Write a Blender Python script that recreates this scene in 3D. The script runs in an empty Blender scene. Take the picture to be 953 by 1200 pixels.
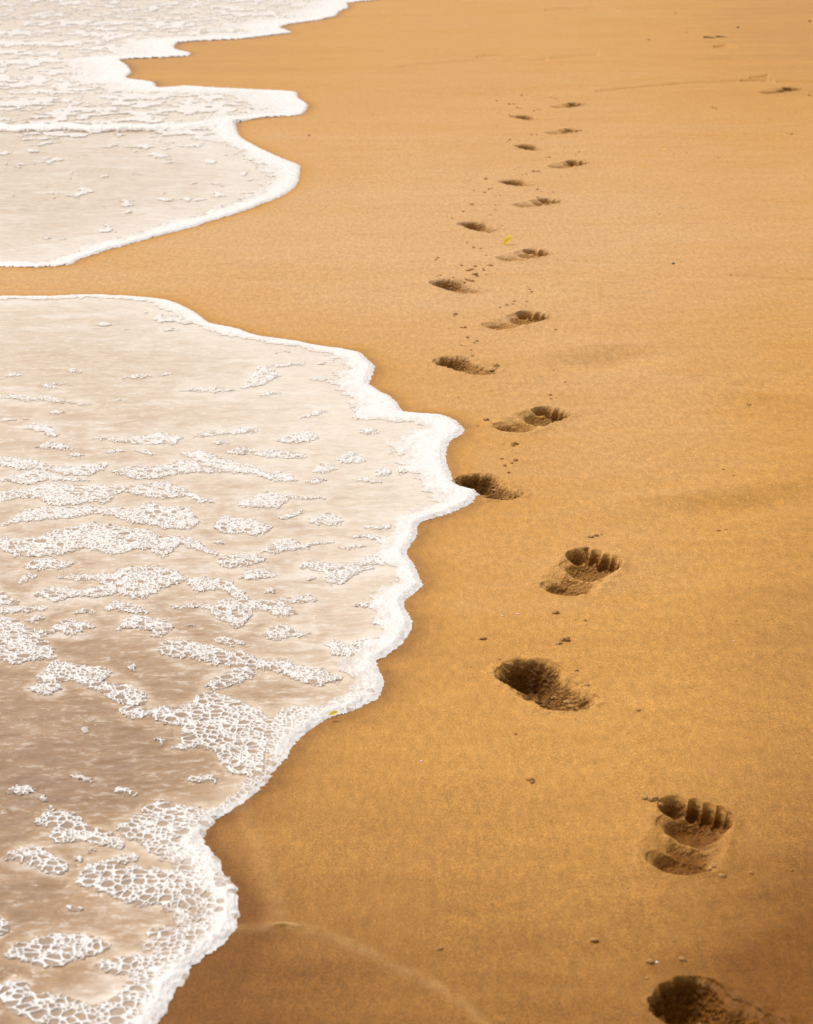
import bpy, math, random
import numpy as np
from mathutils import Vector
random.seed(7)
F = np.float32
# ------------------------------------------------------------------ camera geometry
# the beach was measured on a 953 x 1200 plan of the view; every point is turned into metres on the sand
IW, IH = 953.0, 1200.0
FOC, CH = 2400.0, 1.40
HOR = -170.0
TH = math.atan((600.0 - HOR) / FOC)
CT = math.cos(TH)
KK = CH * FOC / CT**2
AA = CH * math.tan(TH)
PM = CT / CH                      # pixels per metre across = PM * w

def ground(px, py):
    w = py - HOR
    return (px - IW/2) / (PM * w), KK / w - AA
def unground(X, Y):
    w = KK / (Y + AA)
    return X * PM * w + IW/2, w + HOR

# ------------------------------------------------------------------ noise in numpy
def _h(ix, iy, seed):
    a = (ix.astype(np.int64) * 374761393 + iy.astype(np.int64) * 668265263 + seed * 1442695041) & 0xffffffff
    a = ((a ^ (a >> 13)) * 1274126177) & 0xffffffff
    a = ((a ^ (a >> 16)) * 2246822519) & 0xffffffff
    return (((a ^ (a >> 15)) & 0xffffff) / float(0xffffff)).astype(F)
def noise(x, y, seed=0):          # gradient noise about -1..1
    x0 = np.floor(x); y0 = np.floor(y); fx = (x-x0).astype(F); fy = (y-y0).astype(F)
    u = fx*fx*fx*(fx*(fx*6-15)+10); v = fy*fy*fy*(fy*(fy*6-15)+10)
    def g(i, j):
        a = _h(x0+i, y0+j, seed) * 6.2831853
        return np.cos(a)*(fx-i) + np.sin(a)*(fy-j)
    n0 = g(0, 0)*(1-u) + g(1, 0)*u
    n1 = g(0, 1)*(1-u) + g(1, 1)*u
    return (n0*(1-v) + n1*v) * 1.5
def fbm(x, y, seed=0, o=4, gain=.5):
    s = 0; a = 1; t = 0
    for i in range(o):
        s = s + a*noise(x*2**i, y*2**i, seed+i*17); t += a; a *= gain
    return s/t*1.3
def ss(a, b, x):
    t = np.clip((x-a)/(b-a), 0, 1); return t*t*(3-2*t)
def voro(x, y, seed, wt=.25):     # weighted Voronoi: F2-F1 and an id value per cell
    x0 = np.floor(x); y0 = np.floor(y)
    f1 = np.full(x.shape, 9, F); f2 = np.full(x.shape, 9, F); cid = np.zeros(x.shape, F)
    for j in (-1, 0, 1):
        for i in (-1, 0, 1):
            cx, cy = x0+i, y0+j
            r = _h(cx, cy, seed+5)
            dx = cx + .1 + .8*_h(cx, cy, seed) - x; dy = cy + .1 + .8*_h(cx, cy, seed+3) - y
            d = np.sqrt(dx*dx + dy*dy).astype(F) - wt*(r-.3)
            c = d < f1
            f2 = np.where(c, f1, np.minimum(f2, d)); cid = np.where(c, r, cid); f1 = np.where(c, d, f1)
    return f2-f1, cid, f1

# ------------------------------------------------------------------ object helpers
COL = bpy.context.scene.collection
def tag(o, label=None, cat=None, group=None, kind=None):
    if label: o['label'] = label
    if cat: o['category'] = cat
    if group: o['group'] = group
    if kind: o['kind'] = kind
    return o
def grid_normals(P):
    du = np.gradient(P, axis=1); dv = np.gradient(P, axis=0)
    n = np.cross(du, dv)
    n *= np.sign(n[..., 2:3]) + (n[..., 2:3] == 0)
    return (n / (np.linalg.norm(n, axis=2, keepdims=True) + 1e-20)).astype(F)
def grid_object(name, P, N, mask, mat, attrs=None, parent=None):
    """one mesh object from the cells of a grid that are switched on in mask"""
    R, C = P.shape[:2]
    rr, cc = np.nonzero(mask)
    if len(rr) == 0: return None
    a = rr*C + cc
    q = np.stack([a, a+1, a+C+1, a+C], 1)
    # keep faces turned upwards
    Pf = P.reshape(-1, 3)
    e = np.cross(Pf[q[0, 1]]-Pf[q[0, 0]], Pf[q[0, 3]]-Pf[q[0, 0]])
    if e[2] < 0: q = q[:, ::-1]
    used, inv = np.unique(q, return_inverse=True)
    inv = inv.reshape(-1)
    V = Pf[used]
    org = Vector((float(V[:, 0].mean()), float(V[:, 1].mean()), 0.0))
    V = V - np.array(org, F)
    me = bpy.data.meshes.new(name)
    me.vertices.add(len(used)); me.vertices.foreach_set('co', V.astype(F).ravel())
    me.loops.add(len(inv)); me.loops.foreach_set('vertex_index', inv.astype(np.int32))
    n = len(q)
    me.polygons.add(n)
    me.polygons.foreach_set('loop_start', np.arange(0, n*4, 4, dtype=np.int32))
    me.update(calc_edges=True)
    me.polygons.foreach_set('use_smooth', np.ones(n, bool))
    for k, arr in (attrs or {}).items():
        at = me.attributes.new(k, 'FLOAT', 'POINT')
        at.data.foreach_set('value', arr.reshape(-1)[used].astype(F))
    me.normals_split_custom_set_from_vertices(N.reshape(-1, 3)[used])
    me.materials.append(mat)
    o = bpy.data.objects.new(name, me); COL.objects.link(o); o.location = org
    if parent: o.parent = parent
    return o

# ------------------------------------------------------------------ shader helpers
class NT:
    def __init__(s, name):
        s.m = bpy.data.materials.new(name); s.m.use_nodes = True
        s.t = s.m.node_tree; s.t.nodes.clear()
        s.out = s.t.nodes.new('ShaderNodeOutputMaterial')
        s.p = s.t.nodes.new('ShaderNodeBsdfPrincipled')
        s.t.links.new(s.p.outputs[0], s.out.inputs[0])
    def n(s, ty, **kw):
        o = s.t.nodes.new(ty)
        for k, v in kw.items(): setattr(o, k, v)
        return o
    def l(s, a, b): s.t.links.new(a, b)
    def setv(s, sock, v):
        if hasattr(v, 'is_linked') or isinstance(v, bpy.types.NodeSocket): s.l(v, sock)
        else: sock.default_value = v
    def math(s, op, a, b=0.0, c=None, clamp=False):
        o = s.n('ShaderNodeMath', operation=op); o.use_clamp = clamp
        s.setv(o.inputs[0], a); s.setv(o.inputs[1], b)
        if c is not None: s.setv(o.inputs[2], c)
        return o.outputs[0]
    def attr(s, name): return s.n('ShaderNodeAttribute', attribute_name=name).outputs['Fac']
    def pos(s): return s.n('ShaderNodeNewGeometry').outputs['Position']
    def noise(s, vec, scale, detail=2, rough=.5):
        o = s.n('ShaderNodeTexNoise'); s.l(vec, o.inputs['Vector'])
        o.inputs['Scale'].default_value = scale; o.inputs['Detail'].default_value = detail
        o.inputs['Roughness'].default_value = rough
        return o.outputs[0]
    def mapr(s, v, a, b, c, d):
        o = s.n('ShaderNodeMapRange'); s.l(v, o.inputs[0])
        for i, x in enumerate((a, b, c, d)): s.setv(o.inputs[i+1], x)
        return o.outputs[0]
    def mix(s, f, a, b, bt='MIX'):
        o = s.n('ShaderNodeMix', data_type='RGBA', blend_type=bt)
        s.setv(o.inputs[0], f); s.setv(o.inputs[6], a if not isinstance(a, tuple) else (*a, 1)); s.setv(o.inputs[7], b if not isinstance(b, tuple) else (*b, 1))
        return o.outputs[2]
    def scalev(s, vec, x, y, z):
        o = s.n('ShaderNodeMapping'); s.l(vec, o.inputs[0]); o.inputs['Scale'].default_value = (x, y, z)
        return o.outputs[0]
    def bump(s, h, dist, strength=1.0, nrm=None):
        o = s.n('ShaderNodeBump'); s.l(h, o.inputs['Height']); o.inputs['Distance'].default_value = dist
        o.inputs['Strength'].default_value = strength
        if nrm is not None: s.l(nrm, o.inputs['Normal'])
        return o.outputs[0]

SAND_DRY = (.575, .362, .185); SAND_MID = (.515, .258, .060); SAND_WET_SHADE = (.185, .066, .004)  # dark end serves damp sand, the painted vignette and shade in the prints
def sand_material():
    s = NT('wet_beach_sand'); P = s.pos()
    wet_shade = s.attr('wet_shade'); lift = s.attr('lift'); crumb = s.attr('crumb')
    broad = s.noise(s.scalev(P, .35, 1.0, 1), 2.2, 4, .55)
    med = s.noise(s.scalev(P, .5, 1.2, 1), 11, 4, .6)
    w = s.math('ADD', wet_shade, s.math('MULTIPLY', s.math('SUBTRACT', broad, .5), .30))
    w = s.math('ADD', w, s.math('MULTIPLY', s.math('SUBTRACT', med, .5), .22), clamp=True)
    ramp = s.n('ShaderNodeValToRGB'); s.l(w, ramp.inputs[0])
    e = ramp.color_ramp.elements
    e[0].position = 0; e[0].color = (*SAND_DRY, 1); e[1].position = 1; e[1].color = (*SAND_WET_SHADE, 1)
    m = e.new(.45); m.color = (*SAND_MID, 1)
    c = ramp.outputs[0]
    # single grains: dark, pale and orange ones
    g1 = s.noise(P, 520, 2, .7); g2 = s.noise(P, 1150, 1, .5); g3 = s.noise(P, 210, 3, .7)
    k = s.mapr(g1, .38, .62, .66, 1.34)
    c = s.mix(1.0, c, s.comb(k), 'MULTIPLY')
    k2 = s.mapr(g3, .35, .65, .86, 1.14)
    c = s.mix(1.0, c, s.comb(k2), 'MULTIPLY')
    c = s.mix(s.math('MULTIPLY', s.mapr(g2, .66, .74, 0, .45), s.mapr(w, 0, 1, 1, .3)), c, (.82, .56, .24))
    c = s.mix(s.mapr(g2, .34, .26, 0, .5), c, (.20, .09, .03))
    g4 = s.noise(s.scalev(P, 1, .35, 1), 70, 3, .75)
    c = s.mix(1.0, c, s.comb(s.mapr(g4, .35, .65, .88, 1.12)), 'MULTIPLY')
    gr = s.noise(P, 330, 1, .5)
    c = s.mix(s.math('MULTIPLY', s.mapr(gr, .60, .70, 0, .35), s.mapr(w, .4, 1, 1, .25)), c, (.72, .34, .07))
    c = s.mix(s.math('MULTIPLY', lift, 1.0, clamp=True), c, (.74, .48, .20))
    s.l(c, s.p.inputs['Base Color'])
    s.l(s.mapr(w, 0, 1, .78, .42), s.p.inputs['Roughness'])
    s.p.inputs['Specular IOR Level'].default_value = .09
    b = s.bump(s.math('ADD', s.math('MULTIPLY', g1, .7), s.math('MULTIPLY', g3, 1.0)), .0011, .9)
    b = s.bump(med, .006, .5, b)
    cb = s.n('ShaderNodeTexVoronoi'); s.l(P, cb.inputs['Vector']); cb.inputs['Scale'].default_value = 130
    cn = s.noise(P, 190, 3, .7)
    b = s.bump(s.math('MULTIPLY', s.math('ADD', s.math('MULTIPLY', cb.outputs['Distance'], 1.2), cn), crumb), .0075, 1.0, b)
    c2 = s.mix(s.math('MULTIPLY', s.mapr(cn, .4, .62, .38, 0), crumb), c, (.17, .07, .012))  # low spots among the crumbs darkened, hollow shade put into the colour
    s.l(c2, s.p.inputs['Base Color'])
    s.l(b, s.p.inputs['Normal'])
    return s.m
def comb(s, v):
    o = s.n('ShaderNodeCombineColor'); [s.l(v, o.inputs[i]) for i in range(3)]; return o.outputs[0]
NT.comb = comb

def water_material():
    s = NT('milky_swash_water'); P = s.pos()
    milk = s.attr('milk')
    st = s.noise(s.scalev(P, .55, 1.1, 1), 26, 4, .6)
    st2 = s.noise(s.scalev(P, .6, 1.0, 1), 90, 3, .65)
    m = s.math('ADD', milk, s.math('MULTIPLY', s.math('SUBTRACT', st, .5), .55), clamp=True)
    ramp = s.n('ShaderNodeValToRGB'); s.l(m, ramp.inputs[0]); e = ramp.color_ramp.elements
    e[0].position = 0; e[0].color = (.20, .112, .055, 1); e[1].position = 1; e[1].color = (.71, .61, .495, 1)
    x = e.new(.35); x.color = (.375, .235, .125, 1)
    x = e.new(.65); x.color = (.57, .435, .305, 1)
    c = ramp.outputs[0]
    st3 = s.noise(s.scalev(P, .42, 1.0, 1), 8, 6, .72)
    c = s.mix(s.math('MULTIPLY', s.mapr(st3, .54, .64, 0, .5), s.mapr(milk, .3, .55, 0, 1), clamp=True), c, (.80, .74, .68))
    c = s.mix(s.math('MULTIPLY', s.mapr(st3, .44, .36, 0, .22), s.mapr(milk, .3, .55, 0, 1), clamp=True), c, (.50, .37, .26))
    # thin threads and films of tiny bubbles drifting on the surface
    fl = s.math('MULTIPLY', s.mapr(st2, .52, .62, 0, 1), s.mapr(st, .42, .58, .12, 1), clamp=True)
    fl = s.math('MULTIPLY', fl, s.mapr(milk, .05, .6, .22, .62))
    c = s.mix(fl, c, (.76, .69, .61))
    s.l(c, s.p.inputs['Base Color'])
    s.p.inputs['Roughness'].default_value = .2
    s.p.inputs['Specular IOR Level'].default_value = .22
    rp = s.noise(s.scalev(P, .6, 1.3, 1), 18, 4, .55)
    b = s.bump(rp, .010, .8); b = s.bump(st2, .0014, .6, b)
    s.l(b, s.p.inputs['Normal'])
    return s.m
def foam_material():
    s = NT('sea_foam'); P = s.pos()
    dens = s.attr('dens'); milk = s.attr('milk')
    fr_ = s.n('ShaderNodeValToRGB'); s.l(milk, fr_.inputs[0]); e = fr_.color_ramp.elements
    e[0].position = 0; e[0].color = (.215, .125, .064, 1); e[1].position = 1; e[1].color = (.64, .53, .42, 1)
    x = e.new(.5); x.color = (.42, .28, .175, 1)
    sp = s.noise(P, 420, 2, .7)
    c = s.mix(s.mapr(dens, 0, 1, 0, 1), fr_.outputs[0], (.95, .935, .92))
    c = s.mix(s.mapr(sp, .35, .6, .10, 0), c, (.66, .56, .47))
    s.l(c, s.p.inputs['Base Color'])
    s.p.inputs['Roughness'].default_value = .42
    s.p.inputs['Specular IOR Level'].default_value = .4
    v = s.n('ShaderNodeTexVoronoi'); s.l(P, v.inputs['Vector']); v.inputs['Scale'].default_value = 330
    b = s.bump(v.outputs['Distance'], .0003, .3)
    s.l(b, s.p.inputs['Normal'])
    tr = s.n('ShaderNodeBsdfTranslucent'); tr.inputs[0].default_value = (.95, .93, .91, 1)
    mx = s.n('ShaderNodeMixShader'); mx.inputs[0].default_value = .2
    s.l(s.p.outputs[0], mx.inputs[1]); s.l(tr.outputs[0], mx.inputs[2]); s.l(mx.outputs[0], s.out.inputs[0])
    return s.m
def plain(name, c, rough=.6, var=.3, sc=200, spec=.4):
    s = NT(name); P = s.pos()
    n = s.noise(P, sc, 3, .6)
    cc = s.mix(s.mapr(n, .35, .65, 0, 1), tuple(x*(1-var) for x in c), c)
    s.l(cc, s.p.inputs['Base Color']); s.p.inputs['Roughness'].default_value = rough
    s.p.inputs['Specular IOR Level'].default_value = spec
    s.l(s.bump(n, .0008, .6), s.p.inputs['Normal'])
    return s.m
M_SAND = sand_material(); M_WATER = water_material(); M_FOAM = foam_material()
M_CLOD = plain('damp_sand_clod', (.54, .29, .095), .85, .45, 420, .15)
M_PETAL = plain('yellow_petal', (.95, .72, .03), .5, .15, 150)
_t = M_PETAL.node_tree; _tr = _t.nodes.new('ShaderNodeBsdfTranslucent'); _tr.inputs[0].default_value = (1, .88, .06, 1); _mx = _t.nodes.new('ShaderNodeMixShader'); _mx.inputs[0].default_value = .5
_t.links.new(_t.nodes['Principled BSDF'].outputs[0], _mx.inputs[1]); _t.links.new(_tr.outputs[0], _mx.inputs[2]); _t.links.new(_mx.outputs[0], _t.nodes['Material Output'].inputs[0])
M_PALE = plain('bleached_shell', (.85, .80, .72), .4, .15, 150)
M_TWIG = plain('dark_driftwood', (.075, .04, .02), .8, .5, 200)
M_STONE = plain('dark_pebble', (.06, .045, .035), .5, .5, 200)
M_RED = plain('red_shell', (.35, .07, .04), .5, .3, 200)

# ------------------------------------------------------------------ the edge of the swash
UP = [(-420,330),(-300,326),(-160,322),(-60,316),(0,313),(40,314),(81,311),(96,304),(136,291),(186,278),(242,262),(295,245),(327,232),(343,221),(349,212),(351,201),(350,194),(332,186),(302,171),(284,161),(276,147),(282,143),(312,138),(353,135),(363,124),(357,119),(348,115),(345,108),(322,106),(272,104),(217,101),(187,103),(184,96),(166,94),(147,91),(156,85),(150,76),(141,70),(186,68),(219,66),(223,62),(205,57),(209,50),(237,48),(282,46),(322,41),(341,38),(331,33),(337,29),(373,24),(395,19),(400,14),(411,8),(408,4),(433,1),(455,-2),(470,-6),(440,-12),(480,-20),(560,-27),(520,-36),(620,-50),(600,-62),(700,-80),(680,-95),(900,-120),(1100,-140),(1500,-158),(3000,-166)]
LOW = [(-420,340),(-300,343),(-160,346),(-60,348),(0,347),(60,347),(113,345),(150,347),(185,349),(205,353),(225,363),(245,377),(262,381),(283,386),(300,392),(330,397),(360,402),(385,406),(410,409),(425,413),(432,421),(440,430),(437,440),(434,450),(445,458),(457,463),(467,472),(475,482),(500,484),(522,486),(535,492),(546,503),(540,512),(530,518),(526,530),(528,545),(531,556),(537,566),(548,571),(560,573),(565,577),(560,582),(555,590),(540,598),(520,606),(500,612),(494,617),(492,628),(484,640),(480,650),(490,662),(494,672),(501,686),(494,692),(484,700),(476,708),(486,726),(487,738),(480,748),(469,760),(455,769),(444,776),(448,788),(453,797),(452,806),(446,818),(430,828),(410,838),(390,843),(378,848),(364,855),(352,866),(342,880),(340,890),(325,905),(318,918),(304,930),(285,944),(270,955),(255,962),(243,973),(241,985),(246,994),(255,1005),(265,1018),(275,1032),(281,1047),(284,1060),(285,1075),(280,1090),(268,1105),(255,1115),(243,1125),(232,1135),(222,1150),(210,1162),(203,1175),(195,1185),(186,1200),(176,1215),(160,1240),(148,1270),(150,1300),(125,1350),(60,1420),(40,1500),(-40,1650),(-60,1900),(-300,2400),(-600,3200)]
def smooth(pts, n):
    p = np.array(pts, float); out = []
    for i in range(len(p)-1):
        a, b, c, d = p[max(i-1, 0)], p[i], p[i+1], p[min(i+2, len(p)-1)]
        for k in range(n):
            t = k/n
            cr = .5*((2*b)+(-a+c)*t+(2*a-5*b+4*c-d)*t*t+(-a+3*b-3*c+d)*t**3)
            out.append(.6*cr + .4*(b+(c-b)*t))
    out.append(p[-1]); return np.array(out)
edge = np.vstack([smooth(UP, 3)[::-1], smooth(LOW, 3)])      # far end of the shore ... notch ... near end
EX, EY = ground(edge[:, 0], edge[:, 1])
# signed distance (metres, positive in the water) on a lookup grid laid over the plan
GX = np.concatenate([np.arange(-2500, -40, 30), np.arange(-40, 600, 2), np.arange(600, 3000, 30)]).astype(float)
GY = np.concatenate([np.arange(-168, -20, 2.), np.arange(-20, 1300, 2.), np.arange(1300, 3400, 20.)])
gx, gy = np.meshgrid(GX, GY); wx, wy = ground(gx, gy)
best = np.full(wx.shape, 1e9); 
for i in range(len(EX)-1):
    ax, ay, bx, by = EX[i], EY[i], EX[i+1], EY[i+1]
    L = (bx-ax)**2+(by-ay)**2+1e-12
    t = np.clip(((wx-ax)*(bx-ax)+(wy-ay)*(by-ay))/L, 0, 1)
    best = np.minimum(best, (wx-ax-t*(bx-ax))**2+(wy-ay-t*(by-ay))**2)
best = np.sqrt(best)
# inside test: count crossings of a ray going +x (in plan pixels)
inside = np.zeros(gx.shape, bool)
for i in range(len(edge)-1):
    (x1, y1), (x2, y2) = edge[i], edge[i+1]
    if y1 == y2: continue
    c = ((y1 > gy) != (y2 > gy))
    xs = x1+(gy-y1)*(x2-x1)/(y2-y1)
    inside ^= c & (xs > gx)
SD = np.where(inside, best, -best).astype(F)
def shore(px, py):
    i = np.clip(np.searchsorted(GX, px)-1, 0, len(GX)-2); j = np.clip(np.searchsorted(GY, py)-1, 0, len(GY)-2)
    u = np.clip((px-GX[i])/(GX[i+1]-GX[i]), 0, 1); v = np.clip((py-GY[j])/(GY[j+1]-GY[j]), 0, 1)
    return ((SD[j, i]*(1-u)+SD[j, i+1]*u)*(1-v)+(SD[j+1, i]*(1-u)+SD[j+1, i+1]*u)*v).astype(F)
def shore_noisy(px, py, X, Y):
    d = shore(px, py)
    k = np.clip(Y/5, .6, 3.5)
    d = d + k*.0045*noise(X*28/k, Y*28/k, 3) + .0022*noise(X*95, Y*95, 4) + k*.007*noise(X*9/k, Y*9/k, 5)
    return d

# ------------------------------------------------------------------ footprints
# heel point and toe point on the plan, side ('R' or 'L'), depth, rough
PR = [
 ('R',798,1013,817,946,1.0,.3,'deep right bare footprint with five toe hollows, nearest complete print at lower right'),
 ('R',664,690,700,653,1.0,.5,'right bare footprint with fluted toe wall, just above the crumbling print beside the lower foam'),
 ('R',600,501,650,481,.95,.5,'right bare footprint with ridged toe wall, up and right of the print touched by foam'),
 ('R',584,383,630,369,.9,.4,'right bare footprint, first below the one beside the yellow petal'),
 ('R',598,304,634,294,.8,.3,'right bare footprint directly below the yellow petal'),
 ('R',615,241,649,234,.75,.3,'right bare footprint just above the yellow petal with a smooth round heel'),
 ('R',655,195.5,681,189.5,.7,.3,'fourth footprint of the right hand row counted from the far end of the trail'),
 ('R',650,156.5,676,152,.65,.3,'third footprint of the right hand row counted from the far end of the trail'),
 ('R',655,125.5,679,121.5,.6,.3,'farthest dark footprint of the right hand row of the trail'),
 ('L',888,1216,786,1166,1.1,.7,'dark left footprint cut by the bottom edge, nearest of the trail'),
 ('L',668,824,608,779,1.25,1.0,'deep crumbling left footprint with dark toe pit, pointing to upper left beside the lower foam'),
 ('L',594,581,550,559,1.1,1.0,'rough left footprint whose toe end is touched by the tip of the white foam'),
 ('L',569,435,522,420,1.0,.7,'shallow heeled left footprint above the foam bulge, with a clod at its right end'),
 ('L',550,342,518,330,.95,.9,'crumbly left footprint, lower left of the yellow petal'),
 ('L',574,269,549,261,.9,.6,'left footprint just left of and above the yellow petal'),
 ('L',617,217,596,211,.85,.5,'left footprint with sharp triangular shadow, next above the one left of the yellow petal'),
 ('L',629,174.5,613,169.5,.75,.5,'third footprint of the left hand row counted from the far end of the trail'),
 ('L',625,139.5,609,135.3,.7,.5,'second footprint of the left hand row counted from the far end of the trail'),
 ('L',640,112,617,108.5,.55,.5,'faint last footprint at the far end of the left hand row'),
 ('R',902,108.5,932,103.5,.6,1.0,'lone scuffed footprint near the right edge of the beach, away from the trail'),
]
FOOT = []
for side, hx, hy, tx, ty, dep, rough, lab in PR:
    H = ground(hx, hy); T = ground(tx, ty)
    dx, dy = T[0]-H[0], T[1]-H[1]; L = math.hypot(dx, dy)
    dep *= 1 + .6*float(np.clip((300-hy)/150, 0, 1)); FOOT.append(dict(side=side, H=H, d=(dx/L, dy/L), L=L, dep=dep, rough=rough, label=lab))
def blob(u, v, cu, cv, ru, rv, depth, wall=.35, tilt=0):
    wall = min(.75, wall*1.3)
    r = np.sqrt(((u-cu)/ru)**2+((v-cv)/rv)**2)
    return depth*(1-ss(1-wall, 1+wall*.35, r))
def foot_depth(f, X, Y, fi):
    """depth of the print in metres (positive down) and height of the pushed up rim"""
    hx, hy = f['H']; ux, uy = f['d']
    sc = f['L']/.19
    sc = min(max(sc, .95), 1.25)*(1.12 if hy < 7 else 1.25)
    u = ((X-hx)*ux+(Y-hy)*uy)/ (f['L']/.19); v = ((X-hx)*uy-(Y-hy)*ux)/sc
    if f['side'] == 'R': v = -v            # v positive = towards the big toe
    # big toe side: for a right foot this is the left
    wv = .0022*f['rough']
    n1 = noise(X*70, Y*70, 40+fi); n2 = noise(X*70+9, Y*70+5, 60+fi)
    u = u + wv*n1; v = v + wv*n2
    R = f['side'] == 'R'
    d = blob(u, v, .008, 0, .040, .041 if R else .047, .023 if R else .013, .36)                # heel
    d = np.maximum(d, blob(u, v, .066, -.006, .070, .040 if R else .047, .019 if R else .020, .5))    # outer arch
    d = np.maximum(d, blob(u, v, .126, -.003, .048, .044, .027 if R else .034, .42))    # ball
    if R: wv = .0015
    toes = [(.184,.030,.033,.0185,.037),(.187,.005,.030,.0128,.034),(.180,-.014,.029,.0116,.032),(.169,-.029,.028,.0106,.030),(.156,-.042,.026,.0098,.027)]
    if R or fi == 9:
        rj = random.Random(900+fi)
        for cu, cv, ru, rv, dp in toes:
            cu += rj.uniform(-.005, .004); dp *= rj.uniform(.72, 1.08); rv *= rj.uniform(.95, 1.12); cv += rj.uniform(-.0015, .0015)
            d = np.maximum(d, blob(u, v, cu, cv, ru, rv, dp, .38))
    if R:                                        # crest of sand squeezed up across the arch
        s = u - (.072+.35*v)
        d = d - .011*np.exp(-(s/.010)**2)*ss(0, .012, d)
    else:                                        # toes dug in, the sole a broken ramp
        pit = np.maximum(blob(u, v, .160, .010, .052, .042, .044, .45), blob(u, v, .135, -.024, .050, .030, .034, .5))
        d = np.maximum(d, pit)
    inside = ss(0, .004, d)
    rough = (.0035 if R else .006)*f['rough']*fbm(X*60, Y*60, 80+fi, 3)*inside
    rough += .004*f['rough']*np.maximum(noise(X*45, Y*45, 31+fi)-.15, 0)*inside*(1.5 if not R else .5)
    d = d*f['dep'] - rough
    return np.where(inside > 0, np.maximum(d, -.002), 0), u, v

def sand_height(px, py, X, Y):
    z = .0055*fbm(X*1.1, Y*.8, 11, 3) + .0018*fbm(X*4, Y*7, 12, 3)*np.clip(Y/4, .6, 1.6)
    z = z + .00045*fbm(X*26, Y*34, 13, 2)
    sdl = shore(px, py); z = z*(1-.9*ss(-.30, -.01, sdl))
    def bump(cx, cy, rx, ry, h, rot=0.):
        a, b = px-cx, py-cy
        c, s_ = math.cos(rot), math.sin(rot); a, b = a*c+b*s_, -a*s_+b*c
        return h*np.exp(-(a/rx)**2-(b/ry)**2)
    z = z + bump(712, 421, 60, 11, -.018, -.05) + bump(705, 408, 70, 9, .009, -.05)
    z = z + bump(885, 592, 95, 15, -.015, -.12) + bump(830, 578, 100, 9, .009, -.1)
    z = z + bump(865, 460, 76, 8, .012, .12) + bump(860, 448, 66, 7, -.012, .1)
    z = z + bump(600, 107, 60, 5, -.02, 0) + bump(632, 112, 25, 3, .01)
    z = z + bump(760, 800, 90, 20, -.004, .1) + bump(770, 690, 80, 18, -.004, -.3)
    z = z + bump(690, 640, 60, 12, .004)
    lift = np.zeros(px.shape, F); 
    # old swash lines left on the sand
    def line(pts, wid, h, lf, seed):
        nonlocal z, lift
        p = smooth(pts, 6); dd = np.full(px.shape, 1e9)
        x0, x1 = p[:, 0].min()-30, p[:, 0].max()+30; y0, y1 = p[:, 1].min()-25, p[:, 1].max()+25
        m = (px > x0) & (px < x1) & (py > y0) & (py < y1)
        a, b = px[m], py[m]; q = np.full(a.shape, 1e9)
        for i in range(len(p)-1):
            ax, ay = p[i]; bx, by = p[i+1]; L = (bx-ax)**2+(by-ay)**2+1e-9
            t = np.clip(((a-ax)*(bx-ax)+(b-ay)*(by-ay))/L, 0, 1)
            q = np.minimum(q, (a-ax-t*(bx-ax))**2+((b-ay-t*(by-ay))*1.5)**2)
        q = np.exp(-q/wid**2)
        z[m] += h*q; lift[m] = np.maximum(lift[m], lf*q*(.75+.5*noise(X[m]*40, Y[m]*40, seed)))
    line([(286,940),(300,985),(318,1030),(330,1060),(326,1083)], 13, .0018, .12, 1)
    line([(240,1096),(290,1088),(330,1085),(380,1093),(430,1115),(480,1140),(520,1160),(560,1192),(590,1225)], 9, .0022, .17, 2)
    line([(322,1087),(336,1085),(352,1088)], 2.6, .003, .6, 3)
    line([(655,305),(720,309),(800,308)], 2, -.003, 0, 3)
    line([(858,322),(890,324),(930,326),(990,326)], 2, -.006, 0, 4)
    line([(470,78),(560,70),(620,70),(700,64)], 2, -.01, 0, 5)
    line([(560,66),(590,64),(640,68)], 1.5, -.01, 0, 6)
    line([(700,106),(790,98),(900,92)], 1.5, -.01, 0, 6)
    line([(640,11),(690,9),(725,12)], 1.0, -.02, 0, 6)
    line([(880,90),(893,89),(900,88)], 1.0, -.02, 0, 6)
    line([(912,95),(930,95),(990,96)], 1.0, -.02, 0, 6)
    line([(838,54),(850,53),(862,55)], 1.2, -.03, 0, 6)
    line([(870,93),(905,93)], 1.0, -.015, 0, 6)
    return z, lift

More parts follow.
